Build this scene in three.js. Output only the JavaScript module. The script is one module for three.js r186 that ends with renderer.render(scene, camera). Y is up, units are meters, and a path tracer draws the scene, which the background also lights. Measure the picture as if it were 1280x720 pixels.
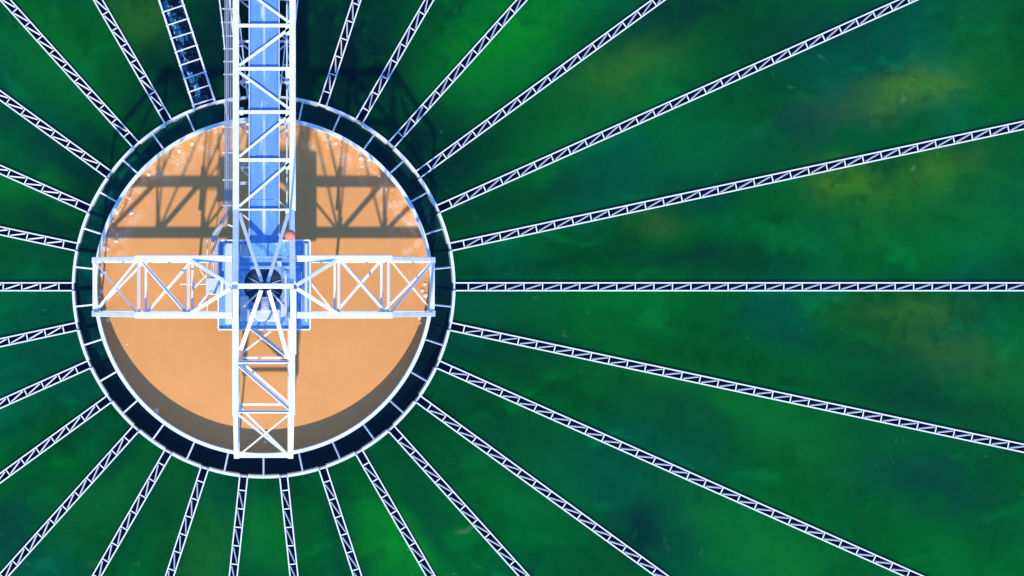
import * as THREE from 'three';
import { mergeGeometries } from 'three/addons/utils/BufferGeometryUtils.js';
import { ImprovedNoise } from 'three/addons/math/ImprovedNoise.js';
import { RoundedBoxGeometry } from 'three/addons/geometries/RoundedBoxGeometry.js';

// ------------------------------------------------------------------ camera, sky, sun, exposure
const scene = new THREE.Scene();
const CAM_H = 84, S = 30;                       // metres above the well rim, picture pixels per metre at the rim
const CX = 329.5, CY = 358.5;                   // the point straight below the drone (the centre of the well)
const FULL_W = 2 * (1280 - CX), FULL_H = FULL_W * 9 / 16;
const camera = new THREE.PerspectiveCamera(2 * Math.atan(FULL_H / 2 / S / CAM_H) * 180 / Math.PI, 16 / 9, 1, 2000);
camera.position.set(0, CAM_H, 0);
camera.up.set(0, 0, -1);
camera.lookAt(0, 0, 0);
camera.setViewOffset(FULL_W, FULL_H, FULL_W / 2 - CX, FULL_H / 2 - CY, 1280, 720);
camera.updateMatrixWorld(); camera.updateProjectionMatrix();

const SUN_EL = 43, SUN_AZ = 5;                  // elevation, degrees west of south
const sunDir = new THREE.Vector3(-Math.sin(SUN_AZ * Math.PI / 180) * Math.cos(SUN_EL * Math.PI / 180), Math.sin(SUN_EL * Math.PI / 180), Math.cos(SUN_AZ * Math.PI / 180) * Math.cos(SUN_EL * Math.PI / 180));
{ // clear deep-blue sky, paler towards the horizon
  const w = 64, h = 32, d = new Float32Array(w * h * 4);
  for (let j = 0; j < h; j++) for (let i = 0; i < w; i++) {
    const el = Math.asin(Math.abs((j + .5) / h * 2 - 1 > 0 ? Math.sin(((j + .5) / h - .5) * Math.PI) : 0));
    const t = Math.pow(1 - el / (Math.PI / 2), 1.3), k = (j * w + i) * 4, up = j + .5 > h / 2;
    d[k] = up ? .03 + .2 * t : .05; d[k + 1] = up ? .2 + .38 * t : .12; d[k + 2] = up ? .75 + .6 * t : .08; d[k + 3] = 1;
  }
  const t = new THREE.DataTexture(d, w, h, THREE.RGBAFormat, THREE.FloatType);
  t.mapping = THREE.EquirectangularReflectionMapping; t.magFilter = t.minFilter = THREE.LinearFilter; t.colorSpace = THREE.LinearSRGBColorSpace; t.needsUpdate = true;
  scene.background = t; scene.environment = t;
}
const sun = new THREE.DirectionalLight(new THREE.Color(1, .9, .72), 3.5);
sun.position.copy(sunDir).multiplyScalar(80); sun.castShadow = true; sun.shadow.radius = 2.4;
Object.assign(sun.shadow.camera, { left: -45, right: 45, top: 45, bottom: -45, near: 1, far: 200 });
sun.shadow.mapSize.set(4096, 4096);
scene.add(sun, sun.target);
const renderer = new THREE.WebGLRenderer({ antialias: true });
renderer.toneMapping = THREE.LinearToneMapping; renderer.toneMappingExposure = 1.5;
renderer.shadowMap.enabled = true;

// ------------------------------------------------------------------ helpers
let seed = 12345;
const rnd = () => { seed = (seed * 1664525 + 1013904223) >>> 0; return seed / 4294967296; };
const V = (x, y, z) => new THREE.Vector3(x, y, z);
const fx = (px, h) => (px - CX) / S * (1 - h / CAM_H), fz = (py, h) => (py - CY) / S * (1 - h / CAM_H);
const P = (px, py, h) => V(fx(px, h), h, fz(py, h));
const used = {};
function numbered(n) { const k = used[n] = (used[n] ?? -1) + 1; return k ? n + '_' + String(k).padStart(3, '0') : n; }
function tag(o, label, category, group, kind) {
  if (label) o.userData.label = label;
  if (category) o.userData.category = category;
  if (group) o.userData.group = group;
  if (kind) o.userData.kind = kind;
  return o;
}
function thing(name, label, category, pos = [0, 0, 0], turn = 0, group) {
  const o = new THREE.Group(); o.name = numbered(name); o.position.set(...pos); o.rotation.y = turn; scene.add(o);
  return tag(o, label, category, group);
}
function mesh(name, geo, mat, parent = scene) {
  const g = Array.isArray(geo) ? (geo.length > 1 ? mergeGeometries(geo.map((q) => q.index ? q.toNonIndexed() : q)) : geo[0]) : geo;
  const m = new THREE.Mesh(g, mat); m.name = parent === scene ? numbered(name) : name;
  m.castShadow = m.receiveShadow = true; parent.add(m); return m;
}
// a straight member from a to b; lean tips its top face towards the given direction
function frameOf(a, b, lean, deg) {
  const dir = b.clone().sub(a), len = dir.length(); dir.normalize();
  const ref = Math.abs(dir.y) > .95 ? V(0, 0, 1) : V(0, 1, 0);
  const x = ref.clone().cross(dir).normalize(), y = dir.clone().cross(x);
  const m = new THREE.Matrix4().makeBasis(x, y, dir);
  if (lean) m.multiply(new THREE.Matrix4().makeRotationZ((x.dot(lean) > 0 ? -1 : 1) * deg * Math.PI / 180));
  m.setPosition(a.clone().add(b).multiplyScalar(.5));
  return { m, len };
}
function bar(a, b, w, h, lean, deg = 0) {
  const { m, len } = frameOf(a, b, lean, deg);
  return new THREE.BoxGeometry(w, h, len).applyMatrix4(m);
}
function hollow(a, b, w, h) {                   // rectangular tube with rounded corners
  const { m, len } = frameOf(a, b), r = Math.min(w, h) * .14, s = new THREE.Shape();
  const x = w / 2, y = h / 2;
  s.moveTo(-x + r, -y); s.lineTo(x - r, -y); s.quadraticCurveTo(x, -y, x, -y + r); s.lineTo(x, y - r); s.quadraticCurveTo(x, y, x - r, y);
  s.lineTo(-x + r, y); s.quadraticCurveTo(-x, y, -x, y - r); s.lineTo(-x, -y + r); s.quadraticCurveTo(-x, -y, -x + r, -y);
  return new THREE.ExtrudeGeometry(s, { depth: len, bevelEnabled: false, curveSegments: 2 }).translate(0, 0, -len / 2).applyMatrix4(m);
}
function channel(a, b, w, h, lean, deg) {       // U section, open on top
  const { m, len } = frameOf(a, b, lean, deg), t = .016;
  return mergeGeometries([new THREE.BoxGeometry(w, t, len), new THREE.BoxGeometry(t, h, len).translate(-w / 2 + t / 2, h / 2 + .001, 0), new THREE.BoxGeometry(t, h, len).translate(w / 2 - t / 2, h / 2 + .001, 0)]).applyMatrix4(m);
}
function rod(a, b, r, seg = 8) {
  const { m, len } = frameOf(a, b);
  return new THREE.CylinderGeometry(r, r, len, seg).rotateX(Math.PI / 2).applyMatrix4(m);
}
function tube(pts, r, seg = 40) { return new THREE.TubeGeometry(new THREE.CatmullRomCurve3(pts, false, 'catmullrom', .2), seg, r, 6); }
const box = (w, h, d, x, y, z) => new THREE.BoxGeometry(w, h, d).translate(x, y, z);
const rbox = (w, h, d, x, y, z, r = .03) => new RoundedBoxGeometry(w, h, d, 2, r).translate(x, y, z);
function arc(r0, r1, y0, y1, a0, a1, n) {       // curved plate standing round the well
  const s = new THREE.Shape(), q = Math.PI / 180;
  for (let i = 0; i <= n; i++) { const t = (a0 + (a1 - a0) * i / n) * q; s[i ? 'lineTo' : 'moveTo'](Math.cos(t) * r1, Math.sin(t) * r1); }
  for (let i = n; i >= 0; i--) { const t = (a0 + (a1 - a0) * i / n) * q; s.lineTo(Math.cos(t) * r0, Math.sin(t) * r0); }
  return new THREE.ExtrudeGeometry(s, { depth: y1 - y0, bevelEnabled: false }).rotateX(-Math.PI / 2).translate(0, y0, 0);
}
function ringBox(r0, r1, y0, y1, n = 180) {
  const s = new THREE.Shape().absarc(0, 0, r1, 0, Math.PI * 2), hole = new THREE.Path().absarc(0, 0, r0, 0, Math.PI * 2, true);
  s.holes.push(hole);
  return new THREE.ExtrudeGeometry(s, { depth: y1 - y0, bevelEnabled: false, curveSegments: n }).rotateX(-Math.PI / 2).translate(0, y0, 0);
}
const pn = new ImprovedNoise();
function fbm(x, y, z, oct) { let v = 0, a = .5; for (let o = 0; o < oct; o++) { v += a * pn.noise(x, y, z + o * 7.3); x *= 2.03; y *= 2.03; a *= .5; } return v; }
const clamp = (v, a = 0, b = 1) => Math.min(b, Math.max(a, v));
const sm = (a, b, v) => { const t = clamp((v - a) / (b - a)); return t * t * (3 - 2 * t); };
const toS = (v) => 255 * (v <= .0031308 ? 12.92 * v : 1.055 * Math.pow(v, 1 / 2.4) - .055);
function colorTex(w, h, fn, wrap = THREE.MirroredRepeatWrapping) {   // fn(u, v) returns linear rgb
  const d = new Uint8Array(w * h * 4);
  for (let j = 0; j < h; j++) for (let i = 0; i < w; i++) {
    const c = fn((i + .5) / w, (j + .5) / h), k = (j * w + i) * 4;
    for (let n = 0; n < 3; n++) d[k + n] = clamp(toS(clamp(c[n])) + rnd() - .5, 0, 255);
    d[k + 3] = 255;
  }
  const t = new THREE.DataTexture(d, w, h); t.colorSpace = THREE.SRGBColorSpace; t.magFilter = THREE.LinearFilter; t.minFilter = THREE.LinearMipmapLinearFilter;
  t.generateMipmaps = true; t.wrapS = t.wrapT = wrap; t.needsUpdate = true; return t;
}

// ------------------------------------------------------------------ materials
const weather = colorTex(256, 256, (u, v) => {
  const n = fbm(u * 6, v * 6, 3, 4), s = sm(.16, .42, fbm(u * 9, v * 3, 11, 4)), k = .71 + n * .18;
  return [k * (1 - s * .12), k * (1 - s * .25), k * (1 - s * .42)];
});
const M = {
  white: new THREE.MeshStandardMaterial({ map: weather, roughness: .55 }),
  rim: new THREE.MeshStandardMaterial({ color: new THREE.Color(.66, .69, .7), roughness: .6 }),
  pipe: new THREE.MeshStandardMaterial({ color: new THREE.Color(.36, .4, .44), roughness: .45, metalness: .2 }),
  bluePaint: new THREE.MeshStandardMaterial({ map: colorTex(256, 256, (u, v) => { const n = fbm(u * 5, v * 5, 5, 5), s = sm(.1, .4, fbm(u * 8, v * 3, 17, 4)); return [.13 + n * .06 + s * .2, .33 + n * .1 + s * .18, .68 + n * .12 + s * .06]; }), roughness: .42 }),
  drum: new THREE.MeshStandardMaterial({ color: new THREE.Color(.02, .045, .09), roughness: .45, metalness: .3 }),
  dark: new THREE.MeshStandardMaterial({ color: new THREE.Color(.012, .016, .03), roughness: .5 }),
  steel: new THREE.MeshStandardMaterial({ color: new THREE.Color(.45, .5, .55), roughness: .5, metalness: .3 }),
  box: new THREE.MeshStandardMaterial({ color: new THREE.Color(.5, .56, .62), roughness: .5 }),
  orange: new THREE.MeshPhysicalMaterial({ color: new THREE.Color(.9, .2, .11), roughness: .5, clearcoat: .3 }),
  foam: new THREE.MeshStandardMaterial({ color: new THREE.Color(.66, .47, .33), roughness: .9 }),
  scum: new THREE.MeshStandardMaterial({ color: new THREE.Color(.66, .56, .44), roughness: .85 }),
};

// algae and painted shade in the tank: soft clouds [px, py, rx, ry, turn, [r, g, b], strength]
const BLOBS = [
  [620, 60, 120, 55, 35, [.002, .15, .008], .85], [700, 150, 90, 40, 30, [.002, .085, .014], .5], [790, 80, 70, 30, 25, [.036, .11, .006], .6], [770, 130, 110, 36, 30, [.003, .075, .012], .5],
  [1100, 122, 95, 22, 14, [.042, .11, .010], .8], [1165, 105, 46, 26, 10, [.04, .12, .008], .65], [1060, 228, 58, 26, -20, [.052, .125, .005], .7], [1175, 212, 50, 26, 20, [.05, .115, .006], .65], [1130, 250, 120, 50, 10, [.006, .09, .008], .6],
  [820, 278, 34, 16, 0, [.04, .09, .008], .45], [880, 200, 120, 40, 20, [.002, .065, .02], .5], [1230, 280, 60, 60, 0, [.002, .08, .01], .5], [1240, 40, 60, 60, 0, [.003, .07, .015], .5],
  [60, 60, 90, 60, -40, [.003, .088, .01], .6], [185, 22, 45, 30, -40, [.032, .115, .006], .65], [30, 235, 60, 36, -20, [.003, .10, .012], .75], [90, 100, 80, 50, -40, [.002, .075, .015], .5],
  [40, 330, 60, 40, 0, [.002, .06, .02], .4], [140, 610, 50, 34, 30, [.004, .08, .02], .5], [90, 650, 60, 40, 30, [.003, .075, .018], .5], [220, 592, 50, 30, 40, [.003, .085, .01], .5], [335, 665, 45, 60, 90, [.003, .095, .012], .6], [250, 690, 50, 40, 60, [.01, .09, .01], .5],
  [500, 680, 50, 60, 60, [.002, .145, .01], .85], [560, 610, 60, 40, -30, [.002, .075, .02], .4], [1000, 550, 150, 46, -22, [.003, .085, .01], .7], [820, 480, 130, 36, -20, [.003, .085, .01], .7], [965, 690, 90, 44, -25, [.003, .095, .01], .8], [1180, 440, 90, 30, -15, [.03, .075, .006], .5],
  [1140, 385, 70, 18, 0, [.032, .1, .006], .5], [880, 640, 80, 40, -30, [.003, .085, .012], .5], [680, 600, 90, 50, -35, [.002, .075, .022], .5], [1240, 500, 90, 50, -15, [.003, .08, .01], .5], [700, 400, 120, 24, 0, [.002, .075, .012], .5],
  // darker water: bridge and ring shade painted in first, then clearer patches
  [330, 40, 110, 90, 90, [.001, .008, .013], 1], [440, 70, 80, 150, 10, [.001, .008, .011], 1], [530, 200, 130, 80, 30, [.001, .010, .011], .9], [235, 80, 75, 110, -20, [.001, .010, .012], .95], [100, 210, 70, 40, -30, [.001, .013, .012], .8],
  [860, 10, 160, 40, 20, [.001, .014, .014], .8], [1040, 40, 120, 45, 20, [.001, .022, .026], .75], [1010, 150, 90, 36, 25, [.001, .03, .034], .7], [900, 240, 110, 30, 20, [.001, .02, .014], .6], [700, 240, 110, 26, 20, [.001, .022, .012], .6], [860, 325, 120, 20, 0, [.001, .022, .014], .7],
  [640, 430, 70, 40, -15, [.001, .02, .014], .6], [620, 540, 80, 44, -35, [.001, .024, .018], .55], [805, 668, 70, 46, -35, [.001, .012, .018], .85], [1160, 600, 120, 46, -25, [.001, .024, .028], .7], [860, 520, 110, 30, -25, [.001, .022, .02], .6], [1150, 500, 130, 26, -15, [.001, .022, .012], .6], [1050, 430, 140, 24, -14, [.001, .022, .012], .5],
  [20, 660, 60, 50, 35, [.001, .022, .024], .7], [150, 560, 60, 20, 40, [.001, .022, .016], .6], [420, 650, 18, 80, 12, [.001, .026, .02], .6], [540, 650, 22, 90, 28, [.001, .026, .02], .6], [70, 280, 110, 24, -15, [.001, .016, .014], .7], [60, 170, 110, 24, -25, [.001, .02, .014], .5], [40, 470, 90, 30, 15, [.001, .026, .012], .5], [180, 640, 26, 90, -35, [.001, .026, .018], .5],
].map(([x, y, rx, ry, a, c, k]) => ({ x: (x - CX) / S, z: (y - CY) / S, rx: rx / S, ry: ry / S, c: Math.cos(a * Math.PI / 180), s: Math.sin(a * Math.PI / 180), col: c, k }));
const TW = { x: -16, z: -18, w: 56, h: 36 };
const waterTex = colorTex(1568, 1008, (u, v) => {
  const x = TW.x + u * TW.w, z = TW.z + (1 - v) * TW.h;
  const r = Math.hypot(x, z), a = Math.atan2(-z, x);
  const wx = x + 1.1 * fbm(x * .5, z * .5, 2.2, 3), wz = z + 1.1 * fbm(x * .5, z * .5, 8.8, 3);
  const streak = fbm(Math.cos(a) * 7 + 20, Math.sin(a) * 7 + 20, r * .16, 3), n = fbm(wx * .22, wz * .22, 1, 4), f = fbm(wx * 1.3, wz * 1.3, 5, 4);
  const fine = fbm(wx * 4.5, wz * 4.5, 6, 3);
  let g = .064 + streak * .055 + n * .04 + f * .022 + fine * .013 + .03 * sm(.12, .4, fbm(wx * .4 + 9, wz * .7, 44, 4));
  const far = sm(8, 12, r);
  g *= .72 + .28 * far;  // shade round the ring put into the green
  const teal = sm(-.1, .35, fbm(wx * .16, wz * .16, 31, 3));
  let c = [.0004, Math.max(.01, g), Math.max(.002, g * (.08 + .22 * teal))];
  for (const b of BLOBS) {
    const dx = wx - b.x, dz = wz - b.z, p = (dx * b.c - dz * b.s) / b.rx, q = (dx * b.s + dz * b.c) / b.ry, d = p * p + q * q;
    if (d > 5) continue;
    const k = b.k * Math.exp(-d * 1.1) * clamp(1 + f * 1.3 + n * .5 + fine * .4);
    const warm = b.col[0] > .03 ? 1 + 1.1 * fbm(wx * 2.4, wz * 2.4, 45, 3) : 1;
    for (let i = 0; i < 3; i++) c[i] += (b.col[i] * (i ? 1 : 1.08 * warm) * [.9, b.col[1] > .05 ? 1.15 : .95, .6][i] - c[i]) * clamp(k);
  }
  const wisp = sm(.30, .5, fbm(wx * 2.2, wz * 2.2, 40, 4)) * sm(0, .3, fbm(x * .2, z * .2, 50, 2));   // drifting flecks
  return [c[0] + wisp * .025, c[1] + wisp * .035, c[2] + wisp * .022];
});
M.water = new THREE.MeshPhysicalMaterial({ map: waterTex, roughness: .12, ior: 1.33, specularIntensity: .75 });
const channelTex = colorTex(1024, 1024, (u, v) => {
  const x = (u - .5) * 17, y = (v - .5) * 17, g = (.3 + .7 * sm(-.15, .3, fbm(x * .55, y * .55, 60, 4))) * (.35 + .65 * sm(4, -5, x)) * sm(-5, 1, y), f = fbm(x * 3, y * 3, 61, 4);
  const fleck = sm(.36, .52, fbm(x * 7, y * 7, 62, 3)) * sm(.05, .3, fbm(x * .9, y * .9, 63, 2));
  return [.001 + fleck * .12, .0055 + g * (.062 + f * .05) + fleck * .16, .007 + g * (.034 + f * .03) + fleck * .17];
});
M.channelWater = new THREE.MeshPhysicalMaterial({ map: channelTex, roughness: .15, ior: 1.33 });
M.troughWater = new THREE.MeshPhysicalMaterial({ color: new THREE.Color(.0015, .002, .006), roughness: .12, ior: 1.33 });
const rapidTex = colorTex(256, 2048, (u, v) => {
  const y = v * 16, x = u + .12 * fbm(u * 2, y * .8, 70, 3), st = sm(.08, .5, fbm(x * 5, y * 1.1, 71, 5) + .35 * Math.exp(-Math.pow((x - .72 + .1 * Math.sin(y * 1.3)) / .2, 2))), b = sm(.28, .5, fbm(x * 8, y * 2.6, 72, 4) + .2 * Math.exp(-Math.pow((x - .72) / .2, 2)));
  return [.001 + st * .02 + b * .24, .004 + st * .12 + b * .4, .014 + st * .22 + b * .48];
});
M.rapid = new THREE.MeshPhysicalMaterial({ map: rapidTex, roughness: .3, ior: 1.33 });
const mudTex = colorTex(1024, 1024, (u, v) => {
  const x = (u - .5) * 14.4, y = (v - .5) * 14.4, r = Math.hypot(x, y), n = fbm(x * .3, y * .3, 80, 4), f = fbm(x * 2, y * 1.3, 81, 4);
  const rough = sm(4.2, .5, r) * .5, froth = sm(5.6, 6.9, r) * sm(-.5, 2, y) * sm(-.1, .25, fbm(x * 1.6, y * 1.6, 82, 4));
  const bub = froth * sm(.1, .42, fbm(x * 9, y * 9, 83, 3));
  const k = .965 + n * .12 + f * (.06 + rough * .16) - rough * .12 + .05 * sm(0, -5, y) + .03 * fbm(x * .8 + 3 * n, y * 2.6, 84, 3);
  return [.64 * k + froth * .06 + bub * .2, .283 * k * (1 - rough * .06) + froth * .1 + bub * .32, .084 * k * (1 - rough * .35) + froth * .1 + bub * .32];
});
M.mud = new THREE.MeshPhysicalMaterial({ map: mudTex, roughness: .3, ior: 1.33 });

// ------------------------------------------------------------------ the setting: three bodies of water
const R_IN = 7.03, R_OUT = 7.95, LW = .162, MOUTH = 8.0;
const exit = (deg) => {                         // how far a trough runs before it has left the view, plus a little
  const c = Math.cos(deg * Math.PI / 180), s = -Math.sin(deg * Math.PI / 180);
  const tx = Math.abs(c) < 1e-6 ? 1e9 : ((c > 0 ? 1280 : 0) - CX) / c, ty = Math.abs(s) < 1e-6 ? 1e9 : ((s > 0 ? 720 : 0) - CY) / s;
  return Math.min(tx, ty) / S;
};
const PITCH = .773, FIRST = 8.53, troughs = [];
for (let i = 0; i < 30; i++) {
  const wide = i === 9, pitch = wide ? .583 : PITCH, first = wide ? 8.1 : FIRST;
  const n = Math.ceil((exit(i * 12) + 1.6 - first) / pitch);
  troughs.push({ deg: i * 12, wide, n, half: wide ? .455 : LW, end: first + n * pitch + .05 });
}
{
  const s = new THREE.Shape().absarc(0, 0, 110, 0, Math.PI * 2), hole = [], q = Math.PI / 180;
  for (const t of troughs) {
    const c = Math.cos(t.deg * q), sn = Math.sin(t.deg * q), pt = (x, y) => new THREE.Vector2(x * c - y * sn, x * sn + y * c);
    const a = Math.asin(t.half / MOUTH) / q;
    hole.push(pt(Math.sqrt(MOUTH * MOUTH - t.half * t.half), -t.half), pt(t.end, -t.half), pt(t.end, t.half), pt(Math.sqrt(MOUTH * MOUTH - t.half * t.half), t.half));
    const nx = troughs[(t.deg / 12 + 1) % 30], b = 12 - Math.asin(nx.half / MOUTH) / q;
    for (let k = 1; k < 6; k++) { const g = (t.deg + a + (b - a) * k / 6) * q; hole.push(new THREE.Vector2(Math.cos(g) * MOUTH, Math.sin(g) * MOUTH)); }
  }
  s.holes.push(new THREE.Path(hole.reverse()));
  const g = new THREE.ShapeGeometry(s, 90), p = g.attributes.position, uv = g.attributes.uv;
  for (let i = 0; i < p.count; i++) uv.setXY(i, (p.getX(i) - TW.x) / TW.w, (p.getY(i) - (-TW.z - TW.h)) / TW.h);
  g.rotateX(-Math.PI / 2).translate(0, -.1, 0);
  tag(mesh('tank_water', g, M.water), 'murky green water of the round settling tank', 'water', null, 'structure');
  const mud = new THREE.CircleGeometry(R_IN, 160).rotateX(-Math.PI / 2).translate(0, -.85, 0);
  tag(mesh('brown_water', mud, M.mud), 'flat orange-brown muddy water filling the round centre well', 'water', null, 'structure');
  const cg = new THREE.RingGeometry(R_IN, R_OUT + .05, 160, 1), cp = cg.attributes.position, cu = cg.attributes.uv;
  for (let i = 0; i < cp.count; i++) cu.setXY(i, cp.getX(i) / 17 + .5, cp.getY(i) / 17 + .5);
  cg.rotateX(-Math.PI / 2).translate(0, -.72, 0);
  tag(mesh('channel_water', cg, M.channelWater), 'dark clear water in the ring channel round the brown well', 'water', null, 'structure');
}

// ------------------------------------------------------------------ ring channel
{
  const t = thing('ring_channel', 'round white-rimmed steel channel encircling the brown centre well', 'channel');
  mesh('inner_wall', [ringBox(6.97, 7.03, -1.5, -.012)], M.rim, t);
  mesh('inner_rim', [ringBox(6.94, 7.085, -.012, .03)], M.rim, t);
  mesh('weir_lip', [ringBox(7.93, 7.985, -1.3, -.06)], M.rim, t);
  for (let i = 0; i < 30; i++) {
    const a = Math.asin((troughs[i].half + .05) / 7.95) * 180 / Math.PI, b = Math.asin((troughs[(i + 1) % 30].half + .05) / 7.95) * 180 / Math.PI;
    const j = (rnd() - .5) * .012;
    mesh('rim_plate', [arc(7.88 + j, 7.99 + j, -.058, .02 + j, i * 12 + a - .3, i * 12 + 12 - b + .3, 8), arc(7.885 + j, 7.925 + j, -.7, -.06, i * 12 + a - .25, i * 12 + 12 - b + .25, 8)], M.rim, t);
  }
  const tie = bar(V(7.1, -.02, 0), V(7.9, -.02, 0), .12, .018, V(0, 0, -1), 64);
  for (let i = 0; i < 30; i++) { const m = mesh('spacer_bar', tie, M.white, t); m.rotation.y = (i * 12 + 6) * Math.PI / 180; m.position.y = (rnd() - .5) * .01; }
}

// ------------------------------------------------------------------ radial overflow troughs
const ORD = ['', 'first', 'second', 'third', 'fourth', 'fifth', 'sixth', 'seventh'];
function troughLabel(i) {
  if (i === 0) return 'level white lattice trough running straight right from the ring';
  if (i <= 6) return `white lattice trough, ${ORD[i]} above the level one on the right`;
  if (i === 7) return 'white lattice trough mostly hidden below the right edge of the walkway bridge';
  if (i === 8) return 'white lattice trough mostly hidden below the left edge of the walkway bridge';
  if (i === 9) return 'wide ladder-like open trough with foaming water left of the bridge';
  if (i <= 14) return `white lattice trough, ${ORD[15 - i]} above the level one on the left`;
  if (i === 15) return 'level white lattice trough running straight left from the ring';
  if (i <= 22) return `white lattice trough, ${ORD[i - 15]} below the level one on the left`;
  return `white lattice trough, ${ORD[30 - i]} below the level one on the right`;
}
{
  const tieG = box(.045, .022, 2 * LW - .05, 0, .004, 0);
  const a = V(.09, -.012, LW - .06), b = V(PITCH - .07, -.012, -LW + .06);
  const diagG = [0, 1].map((k) => bar(a, b, .105 + k * .008, .014, V(0, 0, -1), 70));
  const rungG = box(.05, .03, 1.02, 0, .02, 0);
  for (const t of troughs) {
    const i = t.deg / 12;
    const g = thing(t.wide ? 'foaming_trough' : 'overflow_trough', troughLabel(i), 'trough', [0, 0, 0], t.deg * Math.PI / 180, 'radial overflow troughs round the centre ring');
    const x0 = 7.99, L = t.end - x0, mx = (t.end + x0) / 2, fl = t.wide ? .075 : .053;
    for (const s of [-1, 1]) mesh('side_wall', [box(L, .42, .018, mx, -.219, s * t.half), box(L, .016, fl, mx, 0, s * t.half)], M.white, g);
    mesh('trough_floor', [box(L, .015, 2 * t.half - .02, mx, -.44, 0)], M.dark, g);
    mesh('end_plate', [box(.015, .4, 2 * t.half - .022, t.end - .01, -.225, 0)], M.white, g);
    const wg = new THREE.PlaneGeometry(L, 2 * t.half - .022), uv = wg.attributes.uv;
    if (t.wide) for (let k = 0; k < 4; k++) uv.setXY(k, uv.getY(k), uv.getX(k) * L / 8);
    mesh('trough_water', wg.rotateX(-Math.PI / 2).translate(mx, -.3, 0), t.wide ? M.rapid : M.troughWater, g);
    for (let k = 0; k <= t.n; k++) {
      const x = (t.wide ? 8.1 : FIRST) + k * (t.wide ? .583 : PITCH);
      if (x > t.end - .04) break;
      const m = mesh(t.wide ? 'rung' : 'cross_tie', t.wide ? rungG : tieG, M.white, g); m.position.set(x, 0, 0);
      m.rotation.y = (rnd() - .5) * .05;
      if (!t.wide && x + PITCH < t.end + .02) { const d = mesh('diagonal_brace', diagG[k % 2], M.white, g); d.position.set(x, 0, 0); }
    }
  }
}

// ------------------------------------------------------------------ truss arms over the well
const HB = 2.3, HT = 7.3, ZC = 1.075, S1 = 2.88, S2 = 4.77, SE = 6.87;
function trussArm(name, deg, label, crossed) {
  const t = thing(name, label, 'truss arm', [0, 0, 0], deg * Math.PI / 180, 'truss arms over the brown well');
  const inw = V(-1, 0, 0);
  for (const s of [-1, 1]) {
    const z = s * ZC;
    mesh('top_chord', [hollow(V(1.2, HT, z), V(S2 + .12, HT, z), .25, .2)], M.white, t);
    mesh('sloping_chord', [hollow(V(S2 + .05, HT - .06, z), V(6.68, HB + 2.6, z), .18, .15)], M.white, t);
    mesh('end_post', [bar(V(6.72, HB + .1, z), V(6.68, HB + 2.55, z), .1, .1)], M.white, t);
    mesh('bottom_chord', [hollow(V(1.0, HB, z), V(SE + .08, HB, z), .21, .3)], M.white, t);
    for (const x of [S1, S2]) {
      mesh('post', [rod(V(x, HB, z), V(x, HT, z), .045)], M.white, t);
      mesh('gusset', [box(.2, .5, .03, x, HB + .34, z), box(.3, .28, .03, x, HT - .2, z)], M.white, t);
    }
    mesh('web_diagonal', [rod(V(S2 - .06, HB + .1, z), V(S1 + .06, HT - .1, z), .05)], M.white, t);
    mesh('web_diagonal', [rod(V(S1 - .06, HB + .1, z), V(1.2, HT - .1, z), .05)], M.white, t);
    mesh('web_diagonal', [rod(V(6.6, HB + .1, z), V(S2 + .08, HT - .2, z), .035)], M.white, t);
    mesh('hanger', [rod(V(SE, .02, z), V(SE, HB, z), .04)], M.white, t);
    mesh('hanger', [rod(V(S1, HB - 1.1, z), V(S1, HB, z), .06)], M.white, t);
  }
  const zi = ZC - .1;
  for (const x of [S1, S2]) {
    mesh('cross_bar', [channel(V(x, HT - .02, -zi), V(x, HT - .02, zi), .1, .06, inw, 38)], M.white, t);
    mesh('cross_bar', [bar(V(x, HB, -zi), V(x, HB, zi), .095, .06)], M.white, t);
  }
  mesh('end_bar', [bar(V(SE, HB + .03, -zi), V(SE, HB + .03, zi), .11, .08)], M.white, t);
  const top = crossed ? 1 : -1;
  mesh('diagonal_brace', [channel(V(S1 + .1, HT - .05, top * zi), V(S2 - .1, HT - .05, -top * zi), .13, .05, inw, 40)], M.white, t);
  mesh('diagonal_brace', [bar(V(S1 + .1, HB, zi), V(S2 - .1, HB, -zi), .11, .17)], M.white, t);
  mesh('diagonal_brace', [bar(V(S2 + .1, HT - .25, zi), V(6.62, HB + 2.58, -zi), .085, .05, inw, 20)], M.white, t);
  mesh('diagonal_brace', [bar(V(S2 + .1, HB, zi), V(SE - .08, HB - .002, -zi), .09, .16)], M.white, t);
  mesh('diagonal_brace', [bar(V(S2 + .1, HT - .31, -zi), V(6.62, HB + 2.5, zi), .06, .05)], M.white, t);
  return t;
}
trussArm('truss_arm', 0, 'white lattice truss arm reaching right over the brown well');
trussArm('truss_arm', 180, 'white lattice truss arm reaching left over the brown well');
trussArm('truss_arm', 270, 'white lattice truss arm reaching down the picture from the centre platform', true);

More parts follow.
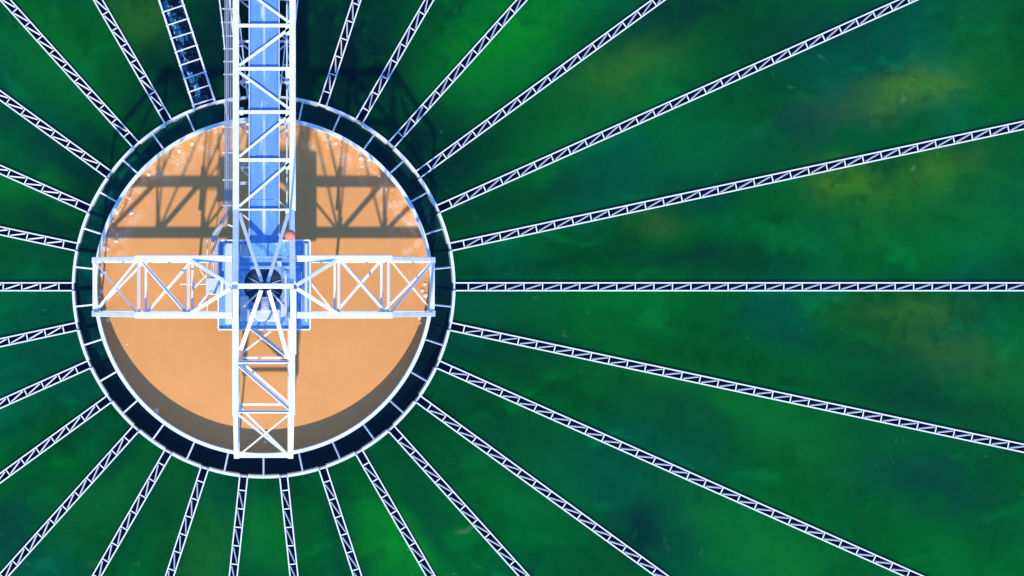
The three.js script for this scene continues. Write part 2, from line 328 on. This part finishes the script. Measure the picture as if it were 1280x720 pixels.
// ------------------------------------------------------------------ drive platform
const HP = 2.62;
{
  const t = thing('drive_platform', 'square blue steel platform at the centre of the well', 'platform');
  const x0 = fx(273, HP), x1 = fx(387.5, HP), z0 = fz(300.5, HP), z1 = fz(412, HP);
  const s = new THREE.Shape(); s.moveTo(x0, -z1); s.lineTo(x1, -z1); s.lineTo(x1, -z0); s.lineTo(x0, -z0); s.closePath();
  s.holes.push(new THREE.Path().absarc(0, .05, .8, 0, Math.PI * 2, true));
  mesh('deck', [new THREE.ExtrudeGeometry(s, { depth: .05, bevelEnabled: false, curveSegments: 24 }).rotateX(-Math.PI / 2).translate(0, HP - .06, 0)], M.bluePaint, t);
  const w = .06, k = .16, y = HP + k / 2 - .04;
  for (const z of [z0, z1]) mesh('kerb', [box(x1 - x0, k, w, (x0 + x1) / 2, y, z)], M.white, t);
  for (const x of [x0, x1]) mesh('kerb', [box(w, k, z1 - z0 - w - .006, x, y, (z0 + z1) / 2)], M.white, t);
  mesh('box_beam', [rbox(.3, .2, fz(405, HP) - fz(304, HP), fx(286, HP), HP + .1, (fz(405, HP) + fz(304, HP)) / 2)], M.box, t);
  mesh('box_beam', [rbox(.12, .2, fz(402, HP) - fz(304, HP), fx(382.5, HP), HP + .1, (fz(402, HP) + fz(304, HP)) / 2)], M.box, t);
  mesh('cross_beam', [rbox(x1 - x0 - .9, .12, .14, .1, HP + .07, fz(334, HP))], M.bluePaint, t);
  const col = new THREE.CylinderGeometry(.86, .86, 2.6, 40).translate(0, 1.0, -.05);
  mesh('hatch_cover', [rbox(.34, .07, 1.0, fx(305.5, HP), HP + .03, fz(386, HP), .015)], M.box, t);
  mesh('hatch_cover', [rbox(.3, .07, .5, fx(353, HP), HP + .03, fz(388, HP), .015)], M.box, t);
  mesh('hatch_cover', [rbox(.36, .06, .5, fx(306, HP), HP + .025, fz(313, HP), .015)], M.steel, t);
  mesh('stiffener', [rbox(.1, .16, fz(400, HP) - fz(338, HP), fx(357, HP), HP + .07, (fz(400, HP) + fz(338, HP)) / 2, .02)], M.box, t);
  mesh('stiffener', [rbox(.05, .12, fz(400, HP) - fz(340, HP), fx(377, HP), HP + .05, (fz(400, HP) + fz(340, HP)) / 2, .02)], M.white, t);
  mesh('junction_box', [rbox(.2, .22, .26, fx(349, HP), HP + .1, fz(330, HP), .02)], M.box, t);
  mesh('conduit', [tube([P(349, 331, HP + .03), P(352, 345, HP + .03), P(354, 372, HP + .03), P(349, 388, HP + .05)], .025, 20)], M.steel, t);
  mesh('drive_drum', [col, ringBox(.5, .58, 2.2, 2.28, 24), new THREE.CylinderGeometry(.2, .24, .3, 20).translate(0, 2.35, -.05)], M.drum, t);
  for (let i = 0; i < 8; i++) mesh('drum_rib', [box(.5, .05, .03, .48, 0, 0).rotateY(i * Math.PI / 4 + .3).translate(0, 2.33, -.05)], M.steel, t);
  for (let i = 0; i < 12; i++) { const a = i * Math.PI / 6 + .2; mesh('bolt', [new THREE.CylinderGeometry(.025, .025, .05, 6).translate(Math.cos(a) * .9, HP + .014, Math.sin(a) * .9 - .05)], M.steel, t); }
  mesh('guard_rail', [rod(P(303, 321, 3.5), P(365, 321, 3.5), .035), rod(P(303, 321, HP), P(303, 321, 3.5), .03), rod(P(365, 321, HP), P(365, 321, 3.5), .03), rod(P(334, 321, HP), P(334, 321, 3.5), .03)], M.white, t);
  const legs = [[-1.5, -1.4], [1.5, -1.4], [-1.5, 1.4], [1.5, 1.4]];
  for (const [x, z] of legs) mesh('column', [box(.16, 4.2, .16, x, HP - 2.17, z)], M.bluePaint, t);
  // gear casing round the far side of the opening
  const g = thing('gear_motor', 'pale gear motor housing on the blue platform below the ridge beam', 'gear motor', [P(329, 393, HP).x, HP - .005, P(329, 393, HP).z]);
  mesh('housing', [rbox(1.36, .5, .5, 0, .25, .03, .06), rbox(1.0, .12, .4, 0, .565, .03, .03)], M.box, g);
  const motor = mesh('motor', [new THREE.CylinderGeometry(.17, .17, .5, 20).rotateX(Math.PI / 2).translate(.08, .55, -.45), new THREE.CylinderGeometry(.2, .2, .1, 20).rotateX(Math.PI / 2).translate(.08, .55, -.16)], M.white, g);
  for (let k2 = 0; k2 < 6; k2++) mesh('cooling_fin', [ringBox(.175, .2, 0, .02, 16).rotateX(Math.PI / 2).translate(.08, .55, -.65 + k2 * .07)], M.steel, motor);
  mesh('shaft_guard', [rbox(.3, .2, .22, -.42, .6, .0, .04)], M.white, g);
}

// ------------------------------------------------------------------ support tower
{
  const t = thing('support_tower', 'white A-frame tower with ridge beam over the blue platform', 'tower'), HR = 8.2;
  const L = (py, h) => P(294.8, py, h), R = (py, h) => P(365.6, py, h);
  mesh('ridge_beam', [hollow(P(297, 357.5, HR), P(367, 357.5, HR), .2, .2)], M.white, t);
  for (const [a, b] of [[P(294.8, 262, 6.6), P(294.3, 354, HR - .1)], [P(364.6, 262, 6.6), P(366, 354, HR - .1)]]) mesh('rear_leg', [hollow(a, b, .23, .2)], M.white, t);
  for (const [a, b] of [[P(294.6, 361, HR - .1), P(294.6, 442, HT + .1)], [P(366.6, 361, HR - .1), P(366.6, 442, HT + .1)]]) mesh('front_leg', [hollow(a, b, .23, .2)], M.white, t);
  mesh('rear_strut', [hollow(P(299.5, 268, 6.6), P(327, 352, HR - .12), .14, .12)], M.white, t);
  mesh('rear_strut', [hollow(P(360, 268, 6.6), P(335, 352, HR - .12), .14, .12)], M.white, t);
  mesh('front_strut', [hollow(P(326.5, 363, HR - .05), P(301, 437, HT), .16, .12)], M.white, t);
  mesh('front_strut', [hollow(P(336, 363, HR - .05), P(359.5, 446, HT), .16, .12)], M.white, t);
  for (const s of [-1, 1]) for (const z of [-1, 1]) {
    mesh('side_strut', [hollow(V(s * 1.24, HR - .12, z * .06), V(s * (S1 - .05), HT + .02, z * (ZC - .03)), .15, .12)], M.white, t);
    mesh('post', [bar(V(s * 1.08, HP, z * ZC), V(s * 1.08, HT - .1, z * ZC), .16, .16)], M.white, t);
  }
  mesh('tie_rod', [rod(P(300, 265, 6.5), P(346, 305, 4.6), .03)], M.white, t);
  mesh('tie_rod', [rod(P(323, 366, 7.9), P(302.5, 385, 5), .035)], M.white, t);
  mesh('tie_rod', [rod(P(340, 366, 7.9), P(357, 385, 5), .035)], M.white, t);
  const inw = V(0, 0, -1);
  mesh('brace', [channel(P(314, 411, 6.8), P(360, 447, HT), .14, .05, V(1, 0, -1), 40)], M.white, t);
  mesh('brace', [bar(P(339, 414, 4), P(303, 441, HB + .2), .07, .05)], M.white, t);
  for (const s of [-1, 1]) mesh('lower_brace', [bar(V(s * 1.9, HB + .02, -.15), V(s * (S1 - .1), HB + .02, .95), .08, .06)], M.white, t);
}

// ------------------------------------------------------------------ walkway bridge
{
  const t = thing('walkway_bridge', 'long white truss bridge with blue walkway running up to the platform', 'bridge');
  const HC = 6.6, HD = 6.54, HL = 4.2, ZS = fz(262, HC), ZN = fz(-190, HC), XL = fx(294.8, HC), XR = fx(365.7, HC);
  const deckMat = new THREE.MeshPhysicalMaterial({ map: colorTex(256, 1024, (u, v) => {
    const y = v * 16, n = fbm(u * 4, y * .9, 90, 4), c = Math.exp(-Math.pow((u - .5 + .03 * pn.noise(y * .7, 2, 9)) / .035, 2)) * sm(-.25, .1, fbm(y * .35, 3, 91, 3)), p = sm(.12, .42, fbm(u * 3.2 + 4, y * .55, 92, 4)) * Math.exp(-Math.pow((u - .5) / .3, 2));
    const e = sm(.1, .02, Math.min(u, 1 - u)), k = clamp(c * .7 + p * .8);
    const b = [.125 + n * .05 - e * .05, .27 + n * .07 - e * .06, .52 + n * .08 - e * .05];
    return b.map((q, i) => q + ([.55, .64, .72][i] - q) * k);
  }), roughness: .38 });
  const zEnd = fz(304, HD);
  let z = fz(-190, HD), k = 0;
  const plateL = 1.705, n = Math.round((zEnd - z) / plateL), pl = (zEnd - z) / n;
  for (; k < n; k++) {
    const g = new RoundedBoxGeometry(1.12, .06, pl - .014, 1, .008), uv = g.attributes.uv, p = g.attributes.position;
    for (let i = 0; i < p.count; i++) uv.setXY(i, p.getX(i) / 1.12 + .5, (z + pl * (k + .5) + p.getZ(i)) / 16);
    g.translate(.02, HD - .03 + (rnd() - .5) * .006, z + pl * (k + .5));
    mesh('deck_plate', [g], deckMat, t);
  }
  for (const s of [-1, 1]) mesh('toe_board', [box(.028, .1, zEnd - z, .02 + s * .575, HD + .02, (z + zEnd) / 2)], M.white, t);
  for (const x of [XL, XR]) {
    mesh('top_chord', [hollow(V(x, HC, ZN), V(x, HC, ZS + .05), .245, .22)], M.white, t);
    mesh('bottom_chord', [hollow(V(x, HL - .2, ZN), V(x, HL - .2, fz(300, HL)), .2, .2)], M.white, t);
  }
  const ys = [-184, -130, -76, -22, 32, 86, 140, 200, 262], zz = ys.map((y) => fz(y, HC));
  ys.forEach((y, i) => {
    const w = y === 262 ? .07 : .135;
    mesh('cross_strut', [hollow(V(XL + .1, HC + .02, zz[i]), V(XR - .1, HC + .02, zz[i]), w, .06)], M.white, t);
    mesh('gusset', [box(.2, .02, .34, XR - .17, HC + .02, zz[i] + .2)], M.white, t);
    for (const x of [XL, XR]) mesh('web_post', [bar(V(x, HL - .1, zz[i]), V(x, HC - .1, zz[i]), .1, .1)], M.white, t);
    if (i) for (const x of [XL, XR]) mesh('web_diagonal', [bar(V(x, i % 2 ? HL - .1 : HC - .1, zz[i - 1]), V(x, i % 2 ? HC - .1 : HL - .1, zz[i]), .09, .09)], M.white, t);
  });
  const dg = [[0, 'LR'], [1, 'RL'], [2, 'LR'], [3, 'LR'], [4, 'RL'], [5, 'LR'], [6, 'RL'], [7, 'RL']];
  for (const [i, d] of dg) {
    const a = V(d === 'LR' ? XL + .13 : XR - .13, HC, zz[i] + .13), b = V(d === 'LR' ? XR - .13 : XL + .13, HC, zz[i + 1] - .13);
    mesh('top_diagonal', [hollow(a, b, i === 4 ? .12 : .1, .06)], M.white, t);
  }
  // bracing under the deck
  const lows = [-160, -107, -54, -2, 51, 102, 155, 209, 262], lz = lows.map((y) => fz(y, HL));
  lows.forEach((y, i) => {
    mesh('floor_beam', [bar(V(XL + .1, HL - .22, lz[i]), V(XR - .1, HL - .22, lz[i]), .085, .16)], M.white, t);
    if (i) {
      mesh('floor_brace', [bar(V(XL + .1, HL - .3, lz[i - 1]), V(XR - .1, HL - .3, lz[i]), .065, .05)], M.white, t);
      if (i % 2) mesh('floor_brace', [bar(V(XR - .1, HL - .38, lz[i - 1]), V(XL + .1, HL - .38, lz[i]), .065, .05)], M.white, t);
    }
  });
  mesh('handrail', [rod(P(358.6, -180, 5.3), P(358.6, 258, 5.3), .03)], M.white, t);
  for (const y of lows.slice(1)) mesh('rail_post', [rod(P(358.6, y, HL), P(358.6, y, 5.3), .022)], M.white, t);
  mesh('bracket_arm', [bar(P(298, 229, 6.2), P(327, 229, 5.4), .12, .06)], M.white, t);
  mesh('bracket', [rbox(.16, .14, .3, fx(302, 6.4), 6.4, fz(139, 6.4))], M.white, t);
}

// ------------------------------------------------------------------ pipes beside the bridge
{
  const t = thing('pipe_bundle', 'bundle of thin pale pipes clipped along the bridge and bending towards the cabinet', 'pipes');
  [281.3, 283.6, 286, 288.6].forEach((x, i) => {
    const h = 4.9, b = i * 2.1;
    const pts = [P(x, -170, h), P(x, 0, h), P(x, 120, h), P(x, 225, h), P(x, 254 + i, h), P(x - 2.5, 268 + i, h), P(274 + b * .55, 281 + i, h - .1), P(266 + b * .8, 292 + i, h - .3), P(264.6 + b, 304, h - .5), P(264.8 + b, 330, h - .8), P(265 + b, 347, h - 1.2)];
    mesh('pipe', [tube(pts, i === 1 ? .034 : .02, 120)], M.pipe, t);
  });
  for (const y of [-140, -110, -80, -50, -22, -6, 11, 28, 45, 61, 77, 93, 126, 159, 191, 225, 257]) mesh('clip_bar', [bar(P(y < 100 ? 273.5 + clamp(y, 0, 62) / 62 * 6 : 278.5, y, 4.83), P(293, y, 4.83), .05, .04)], M.white, t);
  mesh('clip_bar', [bar(P(274, 277, 4.75), P(293, 284, 4.75), .06, .04)], M.white, t);
  mesh('clip_bar', [bar(P(260, 299, 4.35), P(273, 299, 4.35), .06, .04)], M.white, t);
  mesh('guard_wire', [tube([P(271, -40, 5.1), P(274.3, 0, 5.1), P(278, 30, 5.1), P(281, 62, 5.1)], .03, 12)], M.white, t);
}
{
  const t = thing('control_cabinet', 'pale grey control cabinet on the left side of the blue platform', 'cabinet', [P(266, 357.5, 3.9).x, 2.8, P(266, 357.5, 3.9).z]);
  mesh('casing', [rbox(.5, 1.1, .6, 0, .6, 0, .02)], M.box, t);
  mesh('lid', [rbox(.54, .05, .62, 0, 1.178, 0, .015)], M.box, t);
  mesh('handle', [rod(V(.14, .5, .335), V(.14, .7, .335), .012)], M.dark, mesh('door', [rbox(.42, .9, .02, 0, .6, .312, .008)], M.steel, t));
  mesh('vent', [box(.3, .01, .03, 0, 1.21, .2), box(.3, .01, .03, 0, 1.21, .26)], M.steel, t);
  mesh('shelf_bracket', [box(.7, .06, .7, .05, .015, 0)], M.white, t);
  const r = thing('guard_rail', 'thin white pipe rail standing left of the pale grey cabinet', 'rail');
  mesh('rail', [rod(P(259, 300, 3.4), P(259, 392, 3.4), .028)], M.white, r);
  mesh('rail', [rod(P(225, 355, 2.9), P(258, 355, 2.9), .028)], M.white, r);
  mesh('post', [rod(P(259, 388, HB), P(259, 388, 3.4), .028), rod(P(259, 327, HB), P(259, 327, 3.4), .028)], M.white, r);
  mesh('brace', [tube([P(244, 327, 6.9), P(254, 343, 4.2), P(255, 344, 4.1)], .03, 10)], M.white, r);
  mesh('brace', [tube([P(261, 341, 3.6), P(251, 351, 3.5), P(241, 362, 3.3), P(240, 366, 2.5)], .035, 14)], M.white, r);
}
{
  const t = thing('globe_lamp', 'round red-orange ball on the right chord of the bridge', 'ball', [P(362.3, 294, 12).x, 11.7, P(362.3, 294, 12).z]);
  mesh('globe', [new THREE.SphereGeometry(.198, 32, 20).translate(0, .3, 0)], M.orange, t);
  mesh('neck', [new THREE.CylinderGeometry(.06, .08, .2, 12).translate(0, .02, 0)], M.steel, t);
  mesh('added_mast', [new THREE.CylinderGeometry(.03, .045, 4.9, 10).translate(0, -2.4, 0)], M.steel, t);  // added pole, lifts the ball so its shadow clears the chord
}

// ------------------------------------------------------------------ scum on the brown water
function lumpGeo(k) {
  const g = new THREE.IcosahedronGeometry(1, 3), p = g.attributes.position;
  for (let i = 0; i < p.count; i++) {
    const v = V(p.getX(i), p.getY(i), p.getZ(i)), f = 1 + .55 * fbm(v.x * 1.7 + k * 9, v.y * 1.7, v.z * 1.7, 3);
    p.setXYZ(i, v.x * f, v.y * f * .55, v.z * f);
  }
  g.computeVertexNormals(); return g;
}
{
  const geos = [0, 1, 2, 3].map(lumpGeo), Y = -.84;
  const spots = [[174, 219, 3], [186, 218, 2.6], [161, 247, 3.4], [146, 265, 3.4], [164, 266, 3.2], [140, 276, 3.2], [146, 293, 3.6], [136, 297, 3], [132, 310, 3.6], [145, 301, 3], [224, 188, 3], [240, 180, 3], [127, 343, 3.4], [131, 340, 2.6], [126, 364, 3.2], [124, 371, 2.2], [133, 388, 2.6], [135, 400, 3],
    [410, 175, 2.6], [420, 179, 3], [452, 198, 3], [461, 200, 2.6], [474, 220, 2.6], [531, 355, 3.2], [528, 363, 3.6], [532, 369, 2.8], [524, 397, 3], [526, 404, 3.2], [195, 514, 4], [153, 468, 2.4], [331, 553, 2.4]];
  spots.forEach(([x, y, r], i) => {
    const upper = y < 410, zone = x > 400 ? (y > 330 ? 'beside the outer end of the right truss arm' : 'along the upper right rim of the brown well') : y > 330 ? 'beside the outer end of the left truss arm' : 'along the upper left rim of the brown well';
    const m = tag(mesh('scum_lump', geos[i % 4], M.scum), upper ? `pale foam lump floating ${zone}` : ['', 'grey foam lump floating in the shaded lower left of the well', 'small pale foam fleck in the shade left of the brown water', 'small pale fleck between the lower ends of the bottom truss arm'][[195, 153, 331].indexOf(x) + 1], 'foam lump', upper ? `pale foam lumps ${zone}` : null);
    const p = P(x, y, Y); m.position.set(p.x, Y, p.z); const q = r / S * (.75 + rnd() * .3); m.scale.set(q, q, q * (.7 + rnd() * .5)); m.rotation.y = rnd() * 6;
  });
  const small = new THREE.IcosahedronGeometry(1, 1), flecks = [];
  for (let i = 0; i < 900; i++) {
    const band = rnd(), a = (band < .5 ? 100 + rnd() * 85 : band < .85 ? 12 + rnd() * 68 : rnd() * 360) * Math.PI / 180;
    const r = 6.9 - Math.pow(rnd(), 1.8) * (band < .5 ? 1.3 : .75), s = .008 + Math.pow(rnd(), 4) * .04;
    if (fbm(Math.cos(a) * r * .9, Math.sin(a) * r * .9, 99, 2) < -.05) continue;
    flecks.push(small.clone().scale(s, s * .4, s * (.7 + rnd() * .6)).translate(Math.cos(a) * r, -.848, -Math.sin(a) * r));
  }
  tag(mesh('foam_flecks', flecks, M.foam), 'scattered pale foam flecks along the edge of the brown water', 'foam', null, 'stuff');
}
renderer.render(scene, camera);
